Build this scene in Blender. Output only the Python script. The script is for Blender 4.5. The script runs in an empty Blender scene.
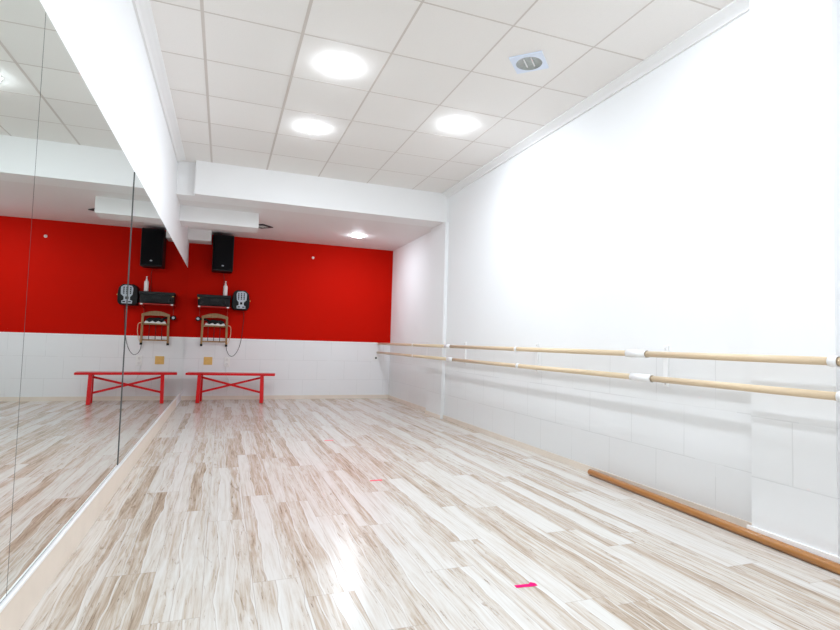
import bpy, bmesh, math, random
from mathutils import Vector, Matrix
random.seed(4)
C = bpy.context.scene.collection
sc = bpy.context.scene
PI = math.pi

# ------------------------------------------------------------------ room
XL, XR, YB, YF = -0.575, 2.69, 8.823, -2.2
ZC, ZS, YBM = 2.926, 2.546, 6.39          # tiled ceiling, low ceiling, beam front
H = 0.954926
def xw(y): return XL + .0056*(y-2)          # the left wall is a little out of parallel

# ------------------------------------------------------------------ mesh helpers
def add_box(bm, x0, x1, y0, y1, z0, z1, bev=0.0, seg=2):
    vs = [bm.verts.new((x, y, z)) for x in (x0, x1) for y in (y0, y1) for z in (z0, z1)]
    f = [(0,1,3,2),(4,6,7,5),(0,4,5,1),(2,3,7,6),(0,2,6,4),(1,5,7,3)]
    fs = [bm.faces.new([vs[i] for i in q]) for q in f]
    if bev > 0:
        es = list({e for q in fs for e in q.edges})
        bmesh.ops.bevel(bm, geom=es, offset=bev, segments=seg, profile=0.5, affect='EDGES')
    return bm

def box(*a, bev=0.0, seg=2):
    return add_box(bmesh.new(), *a, bev=bev, seg=seg)

def frame_of(d):
    d = d.normalized()
    up = Vector((0,0,1)) if abs(d.z) < 0.95 else Vector((1,0,0))
    a = d.cross(up).normalized(); b = a.cross(d).normalized()
    return a, b

def add_tube(bm, pts, r, n=12, caps=True, r1=None):
    pts = [Vector(p) for p in pts]
    rings = []
    for i, p in enumerate(pts):
        d = (pts[min(i+1, len(pts)-1)] - pts[max(i-1, 0)])
        a, b = frame_of(d)
        rr = r if r1 is None else r + (r1-r)*i/(len(pts)-1)
        rings.append([bm.verts.new(p + (a*math.cos(2*PI*k/n) + b*math.sin(2*PI*k/n))*rr) for k in range(n)])
    for q, w in zip(rings, rings[1:]):
        for k in range(n):
            f = bm.faces.new((q[k], q[(k+1)%n], w[(k+1)%n], w[k])); f.smooth = True
    if caps:
        bm.faces.new(rings[0][::-1]); bm.faces.new(rings[-1])
    return bm

def tube(pts, r, n=12, caps=True, r1=None):
    return add_tube(bmesh.new(), pts, r, n, caps, r1)

def add_lathe(bm, prof, n=32, axis='z', o=(0,0,0)):
    """profile of (radius, height) turned around an axis"""
    o = Vector(o); rings = []
    for r, h in prof:
        ring = []
        for k in range(n):
            c, s = math.cos(2*PI*k/n)*max(r,1e-5), math.sin(2*PI*k/n)*max(r,1e-5)
            v = {'z': (c, s, h), 'y': (c, h, s), 'x': (h, c, s)}[axis]
            ring.append(bm.verts.new(o + Vector(v)))
        rings.append(ring)
    for q, w in zip(rings, rings[1:]):
        for k in range(n):
            f = bm.faces.new((q[k], q[(k+1)%n], w[(k+1)%n], w[k])); f.smooth = True
    bmesh.ops.remove_doubles(bm, verts=bm.verts[:], dist=2e-5)
    return bm

def lathe(prof, n=32, axis='z', o=(0,0,0)):
    return add_lathe(bmesh.new(), prof, n, axis, o)

def prism(outline, y0, y1, plane='xz', bev=0.0):
    """closed outline in a plane pushed along the third axis"""
    bm = bmesh.new()
    P3 = {'xz': lambda u, v, w: (u, w, v), 'xy': lambda u, v, w: (u, v, w), 'yz': lambda u, v, w: (w, u, v)}[plane]
    a = [bm.verts.new(P3(u, v, y0)) for u, v in outline]
    b = [bm.verts.new(P3(u, v, y1)) for u, v in outline]
    n = len(a)
    bm.faces.new(a); bm.faces.new(b[::-1])
    for k in range(n):
        bm.faces.new((a[k], b[k], b[(k+1)%n], a[(k+1)%n]))
    if bev > 0:
        bmesh.ops.bevel(bm, geom=bm.edges[:], offset=bev, segments=2, profile=0.5, affect='EDGES')
    return bm

def bar_between(bm, p, q, w, t):
    """square bar from p to q, w wide (horizontal), t deep"""
    p, q = Vector(p), Vector(q); a, b = frame_of(q-p)
    vs = []
    for c in (p, q):
        for s, u in ((-1,-1),(1,-1),(1,1),(-1,1)):
            vs.append(bm.verts.new(c + a*s*w/2 + b*u*t/2))
    for f in ((3,2,1,0),(4,5,6,7),(0,1,5,4),(1,2,6,5),(2,3,7,6),(3,0,4,7)):
        bm.faces.new([vs[i] for i in f])
    return bm

def smooth_pts(pts, n=8):
    pts = [Vector(p) for p in pts]; out = []
    for i in range(len(pts)-1):
        p0, p1, p2, p3 = pts[max(i-1,0)], pts[i], pts[i+1], pts[min(i+2,len(pts)-1)]
        for k in range(n):
            t = k/n
            out.append(0.5*((2*p1)+(p2-p0)*t+(2*p0-5*p1+4*p2-p3)*t*t+(3*p1-p0-3*p2+p3)*t**3))
    out.append(pts[-1]); return out

def obj(name, bm, mat, parent=None, label=None):
    bmesh.ops.recalc_face_normals(bm, faces=bm.faces[:])
    me = bpy.data.meshes.new(name); bm.to_mesh(me); bm.free()
    for m in (mat if isinstance(mat, (list, tuple)) else [mat]):
        me.materials.append(m)
    o = bpy.data.objects.new(name, me); C.objects.link(o)
    if parent: o.parent = parent
    if label: o['label'] = label
    return o

def tag(o, label, cat, group=None):
    o['label'] = label; o['category'] = cat
    if group: o['group'] = group
    return o

def thing(name, label, cat, loc=(0,0,0), rotz=0, group=None):
    o = bpy.data.objects.new(name, None); C.objects.link(o)
    o.location = loc; o.rotation_euler = (0,0,rotz); o.empty_display_size = 0.05
    return tag(o, label, cat, group)

def struct(name, bm, m, parent=None):
    o = obj(name, bm, m, parent)
    if parent is None: o['kind'] = 'structure'
    return o

def dup(root, loc, label, group=None):
    r = root.copy(); C.objects.link(r); r.location = loc; r['label'] = label
    if group: r['group'] = group
    for ch in list(root.children):
        c = ch.copy(); C.objects.link(c); c.parent = r
        for g in ch.children:
            d = g.copy(); C.objects.link(d); d.parent = c
    return r

# ------------------------------------------------------------------ materials
class NT:
    def __init__(s, name):
        s.m = bpy.data.materials.new(name); s.m.use_nodes = True
        s.t = s.m.node_tree; s.b = s.t.nodes['Principled BSDF']
    def n(s, kind, **kw):
        x = s.t.nodes.new(kind)
        for k, v in kw.items(): setattr(x, k, v)
        return x
    def l(s, a, b): s.t.links.new(a, b)
    def put(s, sock, v):
        if hasattr(v, 'is_output'): s.l(v, sock)
        else: sock.default_value = v
    def math(s, op, a, b=None, c=None):
        x = s.n('ShaderNodeMath', operation=op)
        for i, v in enumerate((a, b, c)):
            if v is not None: s.put(x.inputs[i], v)
        return x.outputs[0]
    def xyz(s, x, y, z):
        c = s.n('ShaderNodeCombineXYZ')
        for i, v in enumerate((x, y, z)): s.put(c.inputs[i], v)
        return c.outputs[0]
    def obj(s):
        t = s.n('ShaderNodeTexCoord'); q = s.n('ShaderNodeSeparateXYZ'); s.l(t.outputs['Object'], q.inputs[0])
        return t.outputs['Object'], q.outputs[0], q.outputs[1], q.outputs[2]
    def noise(s, v, scale, detail=4, rough=.55, dist=0):
        x = s.n('ShaderNodeTexNoise')
        s.put(x.inputs['Vector'], v); s.put(x.inputs['Scale'], scale)
        x.inputs['Detail'].default_value = detail; x.inputs['Roughness'].default_value = rough
        x.inputs['Distortion'].default_value = dist
        return x.outputs[0]
    def ramp(s, v, stops):
        x = s.n('ShaderNodeValToRGB'); s.put(x.inputs[0], v)
        e = x.color_ramp.elements
        while len(e) < len(stops): e.new(.5)
        for q, (p, c) in zip(e, stops):
            q.position = p; q.color = (*c, 1) if len(c) == 3 else c
        return x.outputs[0]
    def mix(s, f, a, b, blend='MIX'):
        x = s.n('ShaderNodeMix', data_type='RGBA', blend_type=blend)
        s.put(x.inputs[0], f)
        for i, v in ((6, a), (7, b)):
            s.put(x.inputs[i], (*v, 1) if isinstance(v, tuple) and len(v) == 3 else v)
        return x.outputs[2]
    def white(s, v):
        x = s.n('ShaderNodeTexWhiteNoise', noise_dimensions='3D'); s.put(x.inputs['Vector'], v)
        return x.outputs['Value']
    def bump(s, h, strength=.2, dist=.01):
        x = s.n('ShaderNodeBump'); s.put(x.inputs['Height'], h)
        x.inputs['Strength'].default_value = strength; x.inputs['Distance'].default_value = dist
        s.l(x.outputs[0], s.b.inputs['Normal'])
    def set(s, **kw):
        names = dict(color='Base Color', rough='Roughness', metal='Metallic', spec='Specular IOR Level',
                     coat='Coat Weight', coat_rough='Coat Roughness', emit='Emission Color', power='Emission Strength')
        for k, v in kw.items():
            if isinstance(v, tuple) and len(v) == 3: v = (*v, 1)
            s.put(s.b.inputs[names[k]], v)
        return s

def plain(name, col, rough=.5, metal=0, var=.04, scale=30, spec=.5, coat=0, bump=0):
    k = NT(name); v, *_ = k.obj()
    n = k.noise(v, scale, 3)
    lo = tuple(max(0, c*(1-var)) for c in col); hi = tuple(min(1, c*(1+var)) for c in col)
    k.set(color=k.ramp(n, [(.3, lo), (.7, hi)]), rough=rough, metal=metal, spec=spec, coat=coat)
    if bump: k.bump(n, bump, .002)
    return k.m

WALL = (.88, .89, .90)
def wall_paint(name, col, bump=.08):
    k = NT(name); v, *_ = k.obj()
    n = k.noise(v, 70, 4); big = k.noise(v, 1.1, 2)
    c = k.mix(k.math('MULTIPLY', big, .05), col, tuple(x*.8 for x in col))
    k.set(color=c, rough=.6, spec=.3); k.bump(n, bump, .003)
    return k.m

def tiled_wall(name, u_axis, shift, top, above, below, above_bump=.08):
    """painted wall tiles 45 x 31 cm in running bond up to a height, plain paint above"""
    k = NT(name); v, x, y, z = k.obj()
    u = {'x': x, 'y': y}[u_axis]
    b = k.n('ShaderNodeTexBrick'); b.offset = .5; b.offset_frequency = 2; b.squash = 1
    k.put(b.inputs['Vector'], k.xyz(k.math('SUBTRACT', u, shift-.45*40), z, 0.0))
    b.inputs['Scale'].default_value = 1
    b.inputs['Brick Width'].default_value = .45; b.inputs['Row Height'].default_value = .3117
    b.inputs['Mortar Size'].default_value = .0035; b.inputs['Mortar Smooth'].default_value = .3
    b.inputs['Bias'].default_value = 0
    for i in ('Color1', 'Color2'): b.inputs[i].default_value = (0, 0, 0, 1)
    b.inputs['Mortar'].default_value = (1, 1, 1, 1)
    patch = k.math('GREATER_THAN', k.noise(v, 2.3, 1), .42)         # paint has filled some joints
    joint = k.math('MULTIPLY', b.outputs['Fac'], k.math('ADD', k.math('MULTIPLY', patch, .7), .3))
    low = k.math('LESS_THAN', z, top)
    joint = k.math('MULTIPLY', joint, low)
    base = k.mix(low, above, below)
    base = k.mix(k.math('MULTIPLY', k.noise(v, 1.1, 2), .10), base, (.6, .6, .6), 'MULTIPLY')
    col = k.mix(k.math('MULTIPLY', joint, .21), base, (.36, .36, .36))
    k.set(color=col, rough=k.math('SUBTRACT', .6, k.math('MULTIPLY', low, .3)), spec=k.math('ADD', .02, k.math('MULTIPLY', low, .33)))
    k.bump(k.math('SUBTRACT', k.math('MULTIPLY', k.noise(v, 60, 3), .06), joint), .35, .003)
    return k.m

M = {}
M['wall'] = wall_paint('white_wall_paint', WALL)
M['soffit'] = wall_paint('white_ceiling_paint', (.80, .78, .775))
M['beam'] = wall_paint('white_beam_paint', (.85, .85, .85))
RED = (.54, .008, .003)
M['wall_right'] = tiled_wall('right_wall_tile_and_paint', 'y', .297, .935, WALL, (.80, .805, .81))
M['pilaster'] = tiled_wall('pilaster_tile_and_paint', 'y', .03, .935, WALL, (.80, .805, .81))
M['wall_back'] = tiled_wall('back_wall_red_paint_over_tile', 'x', .12, .935, RED, (.82, .82, .83))
M['tile_edge'] = plain('glazed_white_tile_edge', (.9, .9, .9), .25)
M['cream'] = plain('cream_laminate_skirting', (.76, .67, .58), .4, var=.03, scale=8)
M['ledge'] = plain('white_glazing_channel', (.92, .92, .92), .3, var=.01)
M['white_gloss'] = plain('white_enamel', (.86, .86, .86), .3, var=.01)
M['white_plastic'] = plain('white_plastic', (.82, .82, .80), .4, var=.01)
M['grid'] = plain('beige_ceiling_grid', (.62, .57, .53), .55, var=.02)
M['dark'] = plain('gap_shade_and_dark_frame', (.03, .03, .035), .7)
M['glass_edge'] = plain('dark_mirror_edge', (.10, .11, .11), .3)
M['black'] = plain('black_plastic', (.006, .006, .007), .45, var=.1, spec=.2)
M['black_cloth'] = plain('black_speaker_mesh', (.005, .005, .006), .8, var=.2, scale=400, bump=.4, spec=.1)
M['charcoal'] = plain('charcoal_metal', (.014, .015, .016), .5, var=.1, spec=.25)
M['grey'] = plain('pale_grey_panel', (.46, .50, .56), .45)
M['red_paint'] = plain('glossy_red_paint', (.66, .004, .008), .35, var=.06, scale=12, spec=.25)
M['shelf_red'] = plain('red_painted_board', (.46, .010, .004), .5)
M['pink'] = plain('pink_floor_tape', (.80, .008, .16), .8, var=.08, spec=.1)
M['coral'] = plain('faded_coral_tape', (.86, .055, .11), .8, var=.08, spec=.1)
M['bottle'] = plain('white_bottle_plastic', (.82, .74, .74), .35, var=.02)
M['yellow'] = plain('yellow_card', (.72, .45, .13), .6, var=.08, scale=20)
M['brass'] = plain('brass_knob', (.65, .4, .1), .4, metal=.6)
M['cloth'] = plain('white_cotton', (.8, .8, .78), .85, var=.05)
M['rubber'] = plain('black_rubber', (.02, .02, .02), .6)
M['beige'] = plain('beige_cord', (.68, .50, .34), .5)
M['white_cord'] = plain('white_cord', (.72, .71, .70), .5)
M['frosted'] = plain('grey_frosted_glass', (.36, .385, .37), .35, var=.15, scale=40)
M['blue_white'] = plain('bluish_white_enamel', (.70, .77, .90), .3, var=.01)
M['chrome'] = plain('chrome', (.75, .76, .78), .18, metal=1, var=.01)

def wood(name, a, b, axis, rough=.4, coat=.1):
    k = NT(name); v, x, y, z = k.obj()
    s = {'x': (3, 60, 60), 'y': (60, 3, 60), 'z': (60, 60, 3)}[axis]
    vv = k.xyz(k.math('MULTIPLY', x, s[0]), k.math('MULTIPLY', y, s[1]), k.math('MULTIPLY', z, s[2]))
    n = k.noise(vv, 1, 4, .6, .6)
    k.set(color=k.ramp(n, [(.3, a), (.7, b)]), rough=rough, coat=coat)
    k.bump(n, .08, .001)
    return k.m
M['barre'] = wood('pale_beech', (.64, .49, .32), (.74, .59, .41), 'y')
M['pole'] = wood('orange_stained_wood', (.33, .125, .024), (.42, .18, .04), 'y', .35, .3)
M['rack'] = wood('golden_brown_wood', (.24, .12, .032), (.33, .185, .065), 'z')

# ceiling tiles: pale mineral fibre with pin holes
k = NT('mineral_ceiling_tile'); v, x, y, z = k.obj()
i = k.math('FLOOR', k.math('DIVIDE', k.math('ADD', x, .206), .6)); j = k.math('FLOOR', k.math('DIVIDE', k.math('SUBTRACT', y, 2.815), .6))
tone = k.white(k.xyz(i, j, 1.0)); speck = k.noise(v, 160, 2)
c = k.ramp(tone, [(0, (.84, .815, .79)), (1, (.87, .845, .82))])
k.set(color=k.mix(k.math('MULTIPLY', k.math('GREATER_THAN', speck, .62), .06), c, (.4, .37, .34)), rough=.9, spec=.1)
k.bump(speck, .1, .002); M['tile'] = k.m

# laminate floor: whitewashed boards with brown streaks, running the length of the room
k = NT('whitewashed_laminate'); v, x, y, z = k.obj()
W, L = .182, 1.21
u = k.math('DIVIDE', k.math('ADD', x, .575+W*20), W)
i = k.math('FLOOR', u); fu = k.math('FRACT', u)
row = k.white(k.xyz(i, 3.7, 1.1))
vv = k.math('ADD', k.math('DIVIDE', k.math('ADD', y, 20), L), k.math('MULTIPLY', row, 5.0))
j = k.math('FLOOR', vv); fv = k.math('FRACT', vv)
seed = k.white(k.xyz(i, j, 9.3))
# each board is printed with two or three narrower staves
wob = k.math('MULTIPLY', k.math('SUBTRACT', k.noise(k.xyz(k.math('MULTIPLY', seed, 40), k.math('MULTIPLY', y, 2.2), i), 1, 2), .5), .35)
kk = k.math('FLOOR', k.math('ADD', k.math('MULTIPLY', k.math('ADD', fu, wob), k.math('ADD', 1.6, k.math('MULTIPLY', seed, 1.5))), .2))
sd = k.white(k.xyz(i, j, k.math('ADD', kk, 20)))
big = k.math('MULTIPLY', sd, 83.0)
g = k.noise(k.xyz(k.math('MULTIPLY', x, 24), k.math('MULTIPLY', y, 1.5), big), 1, 6, .66, 1.3)
fine = k.noise(k.xyz(k.math('MULTIPLY', x, 75), k.math('MULTIPLY', y, 3.2), big), 1, 5, .65, .5)
knot = k.noise(k.xyz(k.math('MULTIPLY', x, 24), k.math('MULTIPLY', y, 3.4), big), 1, 4, .6, 2.4)
amount = k.math('ADD', k.math('MULTIPLY', g, .58), k.math('MULTIPLY', fine, .42))
amount = k.math('ADD', amount, k.math('MULTIPLY', k.math('SUBTRACT', sd, .55), .22))
col = k.ramp(amount, [(.36, (.655, .635, .605)), (.46, (.595, .555, .51)), (.53, (.53, .465, .40)), (.61, (.44, .355, .275)), (.74, (.23, .16, .105))])
dark = k.math('MULTIPLY', k.ramp(knot, [(.60, (0,0,0)), (.70, (1,1,1))]), k.math('GREATER_THAN', sd, .38))
col = k.mix(k.math('MULTIPLY', dark, .62), col, (.24, .165, .10))
crack = k.noise(k.xyz(k.math('MULTIPLY', x, 120), k.math('MULTIPLY', y, 5.0), big), 1, 3, .6, 1.6)
col = k.mix(k.math('MULTIPLY', k.ramp(crack, [(.63, (0,0,0)), (.68, (1,1,1))]), k.math('MULTIPLY', k.math('GREATER_THAN', amount, .49), .75)), col, (.16, .11, .075))
# pale line down one edge of each stave
q = k.math('FRACT', k.math('ADD', k.math('MULTIPLY', k.math('ADD', fu, wob), k.math('ADD', 1.6, k.math('MULTIPLY', seed, 1.5))), .2))
col = k.mix(k.math('MULTIPLY', k.math('LESS_THAN', q, .09), .55), col, (.70, .69, .67))
col = k.mix(k.math('MULTIPLY', k.math('GREATER_THAN', q, .965), .35), col, (.30, .24, .19))
seam_u = k.math('LESS_THAN', k.math('MINIMUM', fu, k.math('SUBTRACT', 1, fu)), .008)
seam_v = k.math('LESS_THAN', k.math('MINIMUM', fv, k.math('SUBTRACT', 1, fv)), .0013)
seam = k.math('MAXIMUM', seam_u, seam_v)
col = k.mix(k.math('MULTIPLY', seam, .45), col, (.30, .24, .19))
k.set(color=col, rough=k.math('ADD', .19, k.math('MULTIPLY', fine, .10)), spec=.5)
k.bump(k.math('SUBTRACT', 1, seam), .05, .0006)
M['floor'] = k.m

# mirror: silvered glass with a little greenish tint and faint wiping smears
k = NT('silvered_mirror'); v, x, y, z = k.obj()
sm = k.noise(k.xyz(x, k.math('MULTIPLY', y, 3.0), k.math('MULTIPLY', z, 1.2)), 1.6, 5, .6, .8)
k.set(color=(.82, .88, .85), metal=1.0, rough=k.ramp(sm, [(.55, (.004,)*3), (.8, (.03,)*3)]))
M['mirror'] = k.m

def lamp(name, col, power):
    k = NT(name); k.set(color=(.9, .9, .9), emit=col, power=power); return k.m
LAMP = 196
M['lamp'] = lamp('lit_lamp_diffuser', (.92, 1, 1.09), LAMP)
M['lamp_low'] = lamp('lit_lamp_diffuser_low', (.92, 1, 1.09), 170)

# ------------------------------------------------------------------ the setting
struct('floor', box(XL-.1, XR+.1, YF-.1, YB+.1, -.1, 0), M['floor'])
struct('wall_left', prism([(XL-.15, YF), (xw(YF)-.010, YF), (xw(YB+.1)-.010, YB+.1), (XL-.15, YB+.1)], 0, ZC+.05, 'xy'), M['wall'])
struct('wall_right', prism([(XR, YF), (XR, 6.6), (2.712, 6.6), (2.712, YB+.1), (XR+.14, YB+.1), (XR+.14, YF)], 0, ZC+.05, 'xy'), M['wall_right'])
struct('wall_back', box(XL-.01, XR+.05, YB, YB+.1, 0, ZC), M['wall_back'])
struct('wall_front', box(XL-.13, XR+.14, YF-.1, YF, 0, ZC+.05), M['wall'])
# ceiling with holes where the downlights sit is not needed: fittings hang a little below the tiles
struct('ceiling', box(XL-.01, XR, YF, YBM+.1, ZC, ZC+.05), M['tile'])
# T-bar grid
bm = bmesh.new()
for q, w in ((-.206, .020), (.394, .020), (.994, .014), (1.594, .011), (2.194, .011)):
    add_box(bm, q-w/2, q+w/2, YF, YBM, ZC-.0014, ZC+.002)
q = 2.8148 - .6*8
while q < YBM:
    if q > YF: add_box(bm, XL+.07, XR-.08, q-.0055, q+.0055, ZC-.001, ZC+.002)
    q += .6
struct('trim_1', bm, M['grid'])
# cornices: cove moulding, left and right and along the beam
def cornice(xw, s, y0, y1):
    out = [(xw, ZC), (xw+s*.085, ZC), (xw+s*.085, ZC-.012), (xw+s*.06, ZC-.02), (xw+s*.03, ZC-.034),
           (xw+s*.018, ZC-.046), (xw+s*.018, ZC-.055), (xw, ZC-.055)]
    return prism(out, y0, y1, 'xz')
struct('trim_2', cornice(XR, -1, YF, 1.63), M['beam'])
struct('trim_3', cornice(XR, -1, 2.045, YBM), M['beam'])
o = struct('trim_4', cornice(0, 1, YF, YBM), M['beam'])
for v_ in o.data.vertices: v_.co.x += xw(v_.co.y) - .012
# beam across the room, a set-back stub at its left end, and the low ceiling behind it
struct('trim_5', box(-.37, XR, YBM, YBM+.35, ZS, ZC+.04), M['beam'])
struct('trim_6', box(XL-.01, -.37, YBM+.10, YBM+.35, ZS, ZC+.04), M['beam'])
struct('trim_7', box(XL-.01, XR+.03, YBM+.35, YB, ZS, ZS+.05), M['soffit'])
# boxed ducts under the low ceiling
struct('trim_8', box(XL-.01, .362, 7.02, 7.36, 2.357, ZS), M['beam'])
struct('trim_9', box(XL-.01, -.228, 8.50, YB, 2.385, ZS), M['beam'])
# column on the right under the beam, wide pilaster near the camera
struct('trim_10', box(2.645, XR+.03, 6.33, 6.86, 0, ZS), M['wall_right'])
struct('trim_11', box(2.62, XR, 1.63, 2.045, 0, ZC), M['pilaster'])
# skirtings
struct('baseboard_left', prism([(XL-.08, YF), (-.583, YF), (-.549, YB-.011), (XL-.08, YB-.011)], 0, .146, 'xy', .002), M['cream'])
struct('trim_12', prism([(xw(YF)-.009, YF), (xw(YF)+.013, YF), (xw(YB)+.011, YB-.001), (xw(YB)-.009, YB-.001)], .146, .156, 'xy', .001), M['ledge'])
struct('trim_14', prism([(xw(YF)-.009, YF), (xw(YF)-.003, YF), (xw(YB)-.003, YB-.001), (xw(YB)-.009, YB-.001)], .156, .170, 'xy'), M['dark'])  # dark strip: shade of the slot under the mirrors, put in as colour
bm = bmesh.new()
add_box(bm, XR-.010, XR, 2.045, 6.33, 0, .05); add_box(bm, 2.702, 2.712, 6.86, YB, 0, .055)
add_box(bm, 2.636, 2.645, 6.345, 6.87, 0, .045)
struct('baseboard_right', bm, M['cream'])
bm = bmesh.new()
add_box(bm, 2.608, 2.62, 1.62, 2.065, 0, .058); add_box(bm, XR-.010, XR, YF, 1.62, 0, .058)
struct('baseboard_front', bm, M['ledge'])
struct('baseboard_back', box(-.548, 2.702, YB-.010, YB, 0, .06), M['cream'])
struct('trim_13', box(XL+.03, 2.712, YB-.006, YB, .928, .946), M['tile_edge'])

# ------------------------------------------------------------------ mirrors
def mirror(y0, y1, x1, label):
    bm = prism([(xw(y0)-.002, y0), (xw(y0)+x1, y0), (xw(y1)+x1, y1), (xw(y1)-.002, y1)], .162, 1.975, 'xy')
    o = obj('wall_mirror', bm, [M['glass_edge'], M['mirror']])
    for p in o.data.polygons:
        if p.normal.x > .9: p.material_index = 1
    return tag(o, label, 'mirror', 'wall mirrors along the left wall')
mirror(.20, 1.966, 0, 'frameless wall mirror nearest the camera, cut off by the left edge of the view')
mirror(1.970, 3.712, 0, 'middle frameless wall mirror between the thin seam and the thick dark seam')
mirror(3.717, YB-.012, .004, 'long frameless wall mirror beyond the thick dark seam, reaching the red wall')

# ------------------------------------------------------------------ ballet barres
RB = .0185
XBAR = 2.49
ZU, ZL_ = .928, .778
def barre(y0, y1, z, label):
    o = obj('ballet_barre', tube([(0, 0, 0), (0, y1-y0, 0)], RB, 20), M['barre'])
    o.location = (XBAR, y0, z)
    return tag(o, label, 'barre', 'wooden ballet barres along the right wall')
barre(.55, 1.545, ZU, 'short visible end of upper wooden barre at the right edge, in front of the pilaster')
barre(1.56, 2.66, ZU, 'upper wooden barre crossing the wide pilaster nearest the camera')
barre(2.79, 5.73, ZU, 'upper pale wooden barre along the middle of the right wall')
barre(5.84, YB-.002, ZU, 'upper pale wooden barre passing the column and ending at the back wall')
barre(1.52, 2.61, ZL_, 'lower wooden barre crossing the wide pilaster nearest the camera')
barre(2.75, 5.64, ZL_, 'lower pale wooden barre along the middle of the right wall')
barre(5.76, YB-.002, ZL_, 'lower pale wooden barre passing the column and ending at the back wall')

def sleeve(y0, y1, z, long):
    ro, ri = RB+.0062, RB+.0036
    return lathe([(ri, y0), (ro, y0), (ro, y1), (ri, y1), (ri, y0)], 24, 'y', (XBAR, 0, z))
def bracket(y, xw, up, lo, label):
    """steel wall plate with two arms, each holding a barre in a white sleeve; up/lo = sleeve ends"""
    t = thing('barre_bracket', label, 'bracket', (xw, y, 0), 0, 'white barre brackets on the right wall')
    def P(name, bm, m=M['white_gloss']):
        o = obj(name, bm, m, t)
        for v_ in o.data.vertices: v_.co -= Vector((xw, y, 0))
        return o
    P('mounting_plate', box(xw-.012, xw, y-.018, y+.018, .722, .985, bev=.002))
    for z in (.965, .74):
        P('screw', lathe([(0, -.0145), (.005, -.014), (.006, -.012)], 12, 'x', (xw, y, z)), M['chrome'])
    for (a, b), z in ((up, ZU), (lo, ZL_)):
        yc = min(max(y, a), b)
        P('arm', tube(smooth_pts([(xw-.004, y, z-.012), (xw-.09, y, z-.014), (XBAR+.031, yc, z-.006)], 5), .008, 10))
        P('sleeve', sleeve(a, b, z, b-a > .06))
    return t
bracket(1.50, XR, (1.535, 1.572), (1.47, 1.537), 'barre bracket just beyond the right edge, before the pilaster')
bracket(2.685, XR, (2.645, 2.815), (2.60, 2.775), 'white barre bracket with long sleeves nearest the pilaster')
bracket(4.19, XR, (4.20, 4.235), (4.16, 4.20), 'white barre bracket with narrow ring holders midway along the right wall')
bracket(5.725, XR, (5.70, 5.865), (5.62, 5.785), 'white barre bracket with long sleeves just in front of the column')
bracket(7.02, 2.712, (6.985, 7.01), (6.97, 6.995), 'white barre bracket behind the column, nearest the red wall')

# loose pole on the floor
a, b = Vector((2.645, 3.385, .0225)), Vector((2.57, 1.592, .0225)); d = (b-a).normalized()
bm = bmesh.new(); n = 24
prof = [(0.0, .016), (.004, .0205), (.010, .0225)]
e = a + d*2.75
aa, bb = frame_of(d)
rings = []
for q, r in [(s, r) for s, r in prof] + [(2.75-s, r) for s, r in reversed(prof)]:
    rings.append([bm.verts.new(a + d*q + (aa*math.cos(2*PI*k_/n)+bb*math.sin(2*PI*k_/n))*r) for k_ in range(n)])
for q, w in zip(rings, rings[1:]):
    for k_ in range(n):
        f = bm.faces.new((q[k_], q[(k_+1)%n], w[(k_+1)%n], w[k_])); f.smooth = True
bm.faces.new(rings[0][::-1]); bm.faces.new(rings[-1])
tag(obj('wooden_pole', bm, M['pole']), 'loose orange-brown wooden pole lying on the floor against the right skirting', 'pole')

# ------------------------------------------------------------------ tape marks on the floor
def tape(cx, cy, w, dpt, rot, mat, label, crumple=False):
    pts = []
    nn = 7
    for k_ in range(nn): pts.append((-w/2 + w*k_/(nn-1), -dpt/2 + random.uniform(-.002, .002)))
    for k_ in range(nn): pts.append((w/2 - w*k_/(nn-1), dpt/2 + random.uniform(-.002, .002)))
    if crumple: pts[nn+1] = (pts[nn+1][0], pts[nn+1][1]+.012)
    o = obj('tape_mark', prism(pts, 0, .0012, 'xy'), mat)
    o.location = (cx, cy, .0002); o.rotation_euler = (0, 0, rot)
    tag(o, label, 'tape', 'strips of tape marking the floor')
tape(1.181, 1.896, .092, .022, -.10, M['pink'], 'bright magenta strip of tape on the floor nearest the camera', True)
tape(1.037, 3.606, .085, .022, .02, M['coral'], 'pinkish red strip of tape in the middle of the floor')
tape(.998, 5.143, .085, .022, .02, M['coral'], 'faint pinkish strip of tape farthest from the camera')

# ------------------------------------------------------------------ red bench
t = thing('bench', 'bright red wooden trestle bench with crossed braces in front of the back wall', 'bench', (.150, 8.45, 0), math.radians(-6))
R_ = M['red_paint']
obj('seat', box(-.622, .622, -.125, .125, .402, .434, bev=.006), R_, t)
for sx in (-1, 1):
    for sy in (-1, 1):
        bm = bar_between(bmesh.new(), (sx*.441, sy*.125, 0.003), (sx*.434, sy*.085, .403), .052, .048)
        obj('leg', bm, R_, t)
    obj('cross_rail', box(sx*.438-.018, sx*.438+.018, -.085, .085, .33, .385, bev=.003), R_, t)
bm = bar_between(bmesh.new(), (-.435, -.012, .372), (.435, -.012, .145), .022, .030); obj('brace', bm, R_, t)
bm = bar_between(bmesh.new(), (-.435, .012, .145), (.435, .012, .372), .022, .030); obj('brace', bm, R_, t)

# ------------------------------------------------------------------ loudspeaker on the back wall
t = thing('wall_speaker', 'tall black loudspeaker mounted high on the red wall', 'speaker', (-.062, 8.815, 1.95), math.radians(3))
body = prism([(-.15, 0), (.145, 0), (.145, .555), (-.15, .555)], -.29, -.04, 'xz', .012)
o = obj('cabinet', body, M['black'], t)
obj('grille', box(-.138, .133, -.303, -.288, .025, .53, bev=.008), M['black_cloth'], t)
obj('badge', box(-.018, .012, -.306, -.302, .075, .092, bev=.001), M['grey'], t)
obj('wall_bracket', add_box(box(-.05, .05, -.014, 0, .18, .38), -.02, .02, -.05, 0, .25, .31), M['charcoal'], t)

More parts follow.
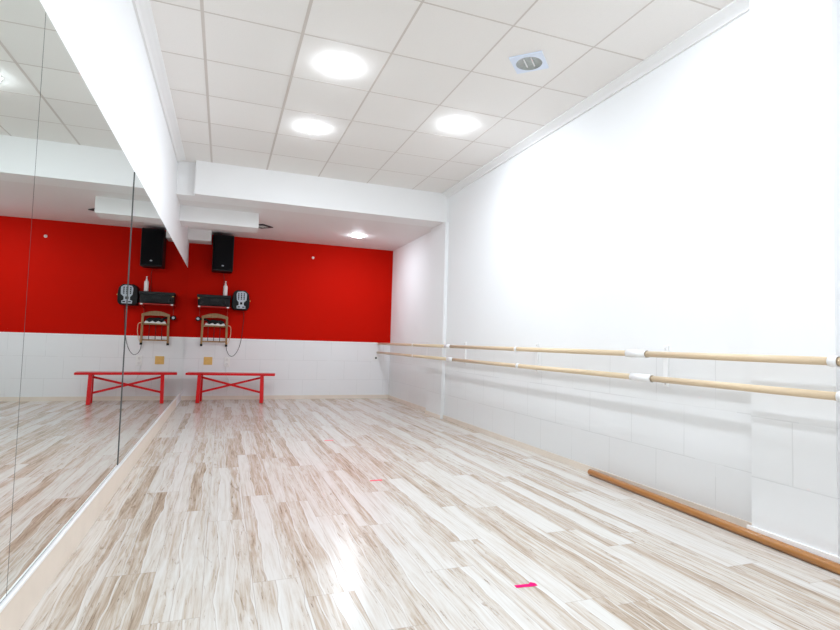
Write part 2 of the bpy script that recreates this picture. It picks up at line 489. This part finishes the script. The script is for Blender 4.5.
# ------------------------------------------------------------------ shelf, stereo, bottle
t = thing('wall_shelf', 'narrow red shelf with white-tipped supports carrying the black stereo', 'shelf', (-.145, 8.823, 1.40))
obj('board', box(-.235, .235, -.27, 0, .005, .018, bev=.003), M['shelf_red'], t)
for s in (-.205, .195):
    bm = prism([(0, -.14), (0, -.002), (-.255, -.002), (-.255, -.014), (-.02, -.05)], s-.006, s+.006, 'yz')
    br = obj('support', bm, M['shelf_red'], t)
    obj('end_cap', box(s-.015, s+.015, -.279, -.268, -.002, .018, bev=.003), M['white_gloss'], br, 'white end cap')

t = thing('stereo', 'wide black stereo unit standing on the red wall shelf', 'stereo', (-.145, 8.79, 1.418), math.radians(-1))
obj('case', box(-.225, .225, -.235, 0, .010, .130, bev=.006), M['charcoal'], t)
obj('lid', box(-.238, .238, -.25, .0, .130, .172, bev=.010), M['charcoal'], t)
fp = obj('front_panel', box(-.215, .215, -.243, -.234, .018, .122, bev=.003), M['black'], t)
obj('display', box(-.05, .07, -.2455, -.242, .075, .105), M['charcoal'], fp)
for s in (-.17, .15):
    obj('knob', lathe([(0, -.262), (.017, -.262), (.02, -.242)], 20, 'y', (s, 0, .06)), M['charcoal'], fp)
for sx in (-.19, .19):
    for sy in (-.21, -.03):
        obj('foot', lathe([(0, 0), (.014, 0), (.014, .011)], 14, 'z', (sx, sy, 0)), M['rubber'], t)
obj('brass_button', box(-.222, -.20, -.247, -.236, .108, .118), M['brass'], t, 'small brass button')

t = thing('spray_bottle', 'slim white pump bottle standing on top of the black stereo', 'bottle', (.004, 8.60, 1.590))
obj('body', lathe([(0, 0), (.026, 0), (.030, .006), (.030, .135), (.026, .15), (.012, .162), (.012, .17)], 24), M['bottle'], t)
obj('pump', lathe([(.0, .168), (.014, .168), (.014, .185), (.006, .187), (.006, .205), (.012, .207), (.012, .218), (0, .220)], 16), M['bottle'], t)

# black box with patterned pale panel, right of the shelf
t = thing('audio_mixer', 'black rounded audio unit with a pale grey patterned front, right of the stereo', 'audio unit', (.230, 8.823, 1.385))
out = [(-.125, .05), (-.10, .0), (.10, .0), (.128, .04), (.132, .15), (.118, .25), (.07, .298), (-.06, .302), (-.105, .27), (-.125, .18)]
obj('housing', prism(out, -.23, 0, 'xz', .012), M['black'], t)
fp = obj('front_panel', prism([(-.052, .02), (.072, .02), (.074, .055), (.045, .07), (.045, .115), (.085, .15), (.088, .25), (.06, .275), (.03, .285), (-.045, .275), (-.062, .24), (-.055, .15), (-.025, .115), (-.025, .07), (-.055, .06)], -.240, -.228, 'xz', .002), M['grey'], t, 'pale grey front panel')
for s in (-.030, .010, .048):
    obj('slot', box(s-.008, s+.008, -.243, -.238, .155, .258), M['black'], fp)
for zz in (.175, .205, .235):
    obj('slider_cap', box(-.034, .052, -.2435, -.2395, zz-.003, zz+.003), M['grey'], fp)
obj('socket', box(-.008, .026, -.243, -.238, .082, .118), M['black'], fp)
obj('lower_slot', box(-.040, -.006, -.243, -.238, .036, .052), M['black'], fp)
obj('lower_slot', box(.026, .060, -.243, -.238, .036, .052), M['black'], fp)
obj('knob', lathe([(0, .148), (.009, .146), (.011, .130)], 16, 'x', (0, -.18, .145)), M['brass'], t, 'small brass side knob')

# ------------------------------------------------------------------ wooden rack
t = thing('wooden_rack', 'small wooden rack with an arched top rail hung on the wall under the stereo', 'rack', (-.125, 8.823, .82))
Wd = M['rack']
for sx in (-1, 1):
    lg = obj('post', bar_between(bmesh.new(), (sx*.178, -.085, .0), (sx*.172, -.085, .452), .026, .03), Wd, t)
    obj('foot_cap', box(sx*.178-.017, sx*.178+.017, -.103, -.067, -.004, .03, bev=.003), M['black'], lg, 'black foot cap')
    obj('side_rail', box(sx*.172-.009, sx*.172+.009, -.085, 0, .30, .33), Wd, t)
arch = [(-.19, .415)]
arch += [(-.19+.38*q/12, .452+.048*math.sin(PI*q/12)) for q in range(13)]
arch += [(.19, .415), (.08, .432), (-.08, .432)]
obj('top_rail', prism(arch, -.10, -.075, 'xz', .003), Wd, t)
obj('shelf_board', box(-.178, .178, -.098, -.004, .295, .317, bev=.003), Wd, t)
obj('lower_rail', box(-.175, .175, -.096, -.074, .058, .080, bev=.003), Wd, t)
for s in (-.09, -.005, .08):
    obj('spindle', tube([(s, -.085, .078), (s, -.085, .297)], .0045, 8), M['charcoal'], t, 'thin dark spindle')

# folded white cloth on the rack shelf: uneven, soft top
bm = bmesh.new(); nx, ny = 22, 6
def ztop(a, b): return .020 + .010*math.sin(a*1.7) + .006*math.sin(a*4.1+b*2) + .004*math.sin(b*3)
top = [[bm.verts.new((-.145+.29*i_/nx, -.018+.036*j_/ny, max(.006, ztop(i_*.6, j_*.8)) if 0 < i_ < nx and 0 < j_ < ny else .008)) for j_ in range(ny+1)] for i_ in range(nx+1)]
bot = [[bm.verts.new((-.145+.29*i_/nx, -.018+.036*j_/ny, 0)) for j_ in range(ny+1)] for i_ in range(nx+1)]
for i_ in range(nx):
    for j_ in range(ny):
        f = bm.faces.new((top[i_][j_], top[i_+1][j_], top[i_+1][j_+1], top[i_][j_+1])); f.smooth = True
        bm.faces.new((bot[i_][j_+1], bot[i_+1][j_+1], bot[i_+1][j_], bot[i_][j_]))
for i_ in range(nx):
    for j_ in (0, ny): bm.faces.new((top[i_][j_], bot[i_][j_], bot[i_+1][j_], top[i_+1][j_]))
for j_ in range(ny):
    for i_ in (0, nx): bm.faces.new((top[i_][j_], top[i_][j_+1], bot[i_][j_+1], bot[i_][j_]))
o = obj('folded_cloth', bm, M['cloth']); o.location = (-.120, 8.746, 1.1374)
tag(o, 'crumpled white cloth lying on the shelf of the small wooden rack', 'cloth')

# black gadget pushed behind the left post
t = thing('black_gadget', 'black device with a round head poking out left of the wooden rack', 'device', (-.30, 8.735, 1.1375))
obj('head', lathe([(0, -.030), (.022, -.030), (.034, -.018), (.037, .0), (.034, .03), (.022, .045), (0, .045)], 24, 'y', (-.064, 0, .090)), M['black'], t)
obj('lens', lathe([(0, -.032), (.012, -.033), (.019, -.036), (.021, -.029)], 20, 'y', (-.064, 0, .090)), M['grey'], t)
obj('stem', tube(smooth_pts([(-.055, .035, .090), (-.02, .057, .090), (.04, .06, .085), (.10, .06, .06), (.15, .06, .045)], 6), .015, 12), M['black'], t)
obj('body', prism([(.07, 0), (.31, 0), (.31, .06), (.26, .085), (.20, .075), (.14, .09), (.07, .06)], .043, .083, 'xz', .006), M['black'], t)

# ------------------------------------------------------------------ cords
def cord(name, pts, r, m, label):
    tag(obj(name, tube(smooth_pts(pts, 8), r, 8), m), label, 'cable')
yw = YB-.006
cord('cable', [(.275, yw-.02, 1.384), (.296, yw, 1.30), (.285, yw, 1.10), (.265, yw, .90), (.225, yw, .76), (.16, yw, .672), (.10, yw, .69), (.065, yw, .76), (.055, yw-.03, .825)],
     .0035, M['rubber'], 'thin black cord looping from the audio unit down to the rack')
cord('cable', [(.068, 8.735, 1.14), (.105, 8.76, 1.12), (.112, 8.77, 1.02), (.095, 8.77, .92), (.075, 8.75, .865)],
     .005, M['beige'], 'short beige cord hanging at the right side of the wooden rack')
cord('cable', [(.075, yw, .66), (.07, yw, .60), (.062, yw, .52), (.062, yw, .44), (.08, yw, .36), (.115, yw, .28), (.10, yw, .20), (.09, yw, .066)],
     .004, M['white_cord'], 'thin pale cord hanging below the socket behind the red bench')
cord('cable', [(-.035, yw, 1.945), (-.02, yw, 1.86), (-.028, yw, 1.76), (-.025, yw, 1.66), (-.03, yw-.04, 1.575)],
     .0035, M['rubber'], 'thin dark cord between the loudspeaker and the stereo')

# ------------------------------------------------------------------ plates and sockets
def socket(x, z, label, double):
    t = thing('power_socket', label, 'socket', (x, YB, z))
    h = .075 if double else .045
    obj('face_plate', box(-.042, .042, -.010, 0, -h, h, bev=.004), M['white_plastic'], t)
    for zz in ((.035, -.035) if double else (0,)):
        obj('insert', lathe([(.019, -.0135), (.023, -.012), (.023, -.009)], 24, 'y', (0, 0, zz)), M['white_plastic'], t)
        obj('recess', lathe([(0, -.0115), (.018, -.0115)], 24, 'y', (0, 0, zz)), M['charcoal'] if not double else M['white_cord'], t)
socket(.078, .583, 'tall white double socket above the red bench', True)
socket(2.462, .683, 'single white socket with a dark hole near the right end of the back wall', False)
t = thing('yellow_plate', 'square yellow card fixed to the white tiles above the red bench', 'plate', (-.197, YB, .592))
obj('card', box(-.062, .062, -.006, 0, -.060, .060, bev=.003), M['yellow'], t)
obj('frame', prism([(-.040, -.038), (.040, -.038), (.040, .038), (-.040, .038)], -.0075, -.005, 'xz', .001), M['yellow'], t)
t = thing('wall_hook', 'tiny white hook alone on the red wall', 'hook', (1.336, YB, 2.312))
obj('backplate', lathe([(0, -.006), (.020, -.006), (.022, 0)], 20, 'y'), M['white_gloss'], t)
obj('peg', tube(smooth_pts([(0, -.004, 0), (0, -.03, -.006), (0, -.036, .012)], 5), .007, 10), M['white_gloss'], t)

# ------------------------------------------------------------------ ceiling lights
def downlight(x, y, z, mat, label, group='lit round downlights in the tiled ceiling'):
    t = thing('downlight', label, 'ceiling light', (x, y, z), 0, group)
    obj('trim_ring', lathe([(.0955, -.001), (.0965, -.004), (.103, -.005), (.109, -.003), (.110, -.001)], 40), M['white_gloss'], t)
    obj('diffuser', lathe([(0, -.026), (.03, -.025), (.055, -.0225), (.076, -.018), (.089, -.011), (.0945, -.006), (.0945, -.002)], 40), mat, t)
    return t
d0 = downlight(.698, 3.718, ZC, M['lamp'], 'lit round ceiling light nearest the camera, largest of the three on the tiles')
G = 'lit round downlights in the tiled ceiling'
dup(d0, (.692, 4.925, ZC), 'lit round ceiling light left and farthest on the tiles, nearest the beam', G)
dup(d0, (1.892, 4.318, ZC), 'lit round ceiling light on the tiles nearer the right wall', G)
for x, y in ((.694, 1.315), (.694, -.485), (1.894, 1.915), (1.894, -.485)):
    dup(d0, (x, y, ZC), 'lit round ceiling light on the tiles behind or above the camera, out of the view', G)
downlight(1.828, 7.80, ZS, M['lamp_low'], 'lit round light in the low ceiling before the red wall', 'lit round downlight in the low ceiling')

def square_light(x, y, z, rot, s, fm, label):
    t = thing('square_downlight', label, 'ceiling light', (x, y, z), rot)
    bm = bmesh.new(); n = 40; r = s*.40
    # flat square frame with a round hole, lip downwards
    rings = []
    for zz, kind in ((-.001, 'sq'), (-.012, 'sq'), (-.014, 'ci'), (-.001, 'ci')):
        ring = []
        for q in range(n):
            an = 2*PI*q/n; c_, s_ = math.cos(an), math.sin(an)
            kf = (s/2)/max(abs(c_), abs(s_)) if kind == 'sq' else r
            ring.append(bm.verts.new((c_*kf, s_*kf, zz)))
        rings.append(ring)
    for a_, b_ in zip(rings, rings[1:]):
        for q in range(n): bm.faces.new((a_[q], a_[(q+1)%n], b_[(q+1)%n], b_[q]))
    obj('frame', bm, fm, t)
    obj('reflector', lathe([(r, -.012), (r*.93, -.004), (r*.5, -.001), (0, -.001)], 32), M['frosted'], t)
    for q in (-1, 1):
        obj('tube_lamp', tube([(-r*.62, q*r*.28, -.006), (r*.62, q*r*.28, -.006)], .005, 10), M['white_gloss'], t)
    return t
square_light(1.907, 3.14, ZC, math.radians(45), .224, M['blue_white'], 'unlit square ceiling light turned diagonally in its tile')
square_light(.450, 7.79, ZS, math.radians(45), .215, M['dark'], 'unlit dark-framed square light in the low ceiling beside the boxed duct')

# ------------------------------------------------------------------ world, camera, view
w = bpy.data.worlds.new('World'); sc.world = w; w.use_nodes = True
w.node_tree.nodes['Background'].inputs[0].default_value = (.8, .85, .9, 1)
w.node_tree.nodes['Background'].inputs[1].default_value = .05

cam = bpy.data.cameras.new('camera'); co = bpy.data.objects.new('camera', cam); C.objects.link(co)
cam.sensor_fit = 'HORIZONTAL'; cam.sensor_width = 36; cam.lens = 533.748/840*36; cam.clip_start = .02
yaw, pitch, roll = .35221, .052885, .028695
f = Vector((math.sin(yaw)*math.cos(pitch), math.cos(yaw)*math.cos(pitch), math.sin(pitch)))
r = Vector((math.cos(yaw), -math.sin(yaw), 0)); u = r.cross(f)
r2 = r*math.cos(roll) + u*math.sin(roll); u2 = -r*math.sin(roll) + u*math.cos(roll)
m = Matrix(((r2.x, u2.x, -f.x, 0), (r2.y, u2.y, -f.y, 0), (r2.z, u2.z, -f.z, H), (0, 0, 0, 1)))
co.matrix_world = m
sc.camera = co
vs = sc.view_settings
vs.view_transform = 'Standard'; vs.look = 'None'; vs.gamma = 1; vs.use_curve_mapping = False; vs.exposure = 0
sc.cycles.max_bounces = 12; sc.cycles.diffuse_bounces = 8; sc.cycles.glossy_bounces = 6
sc.cycles.use_denoising = True
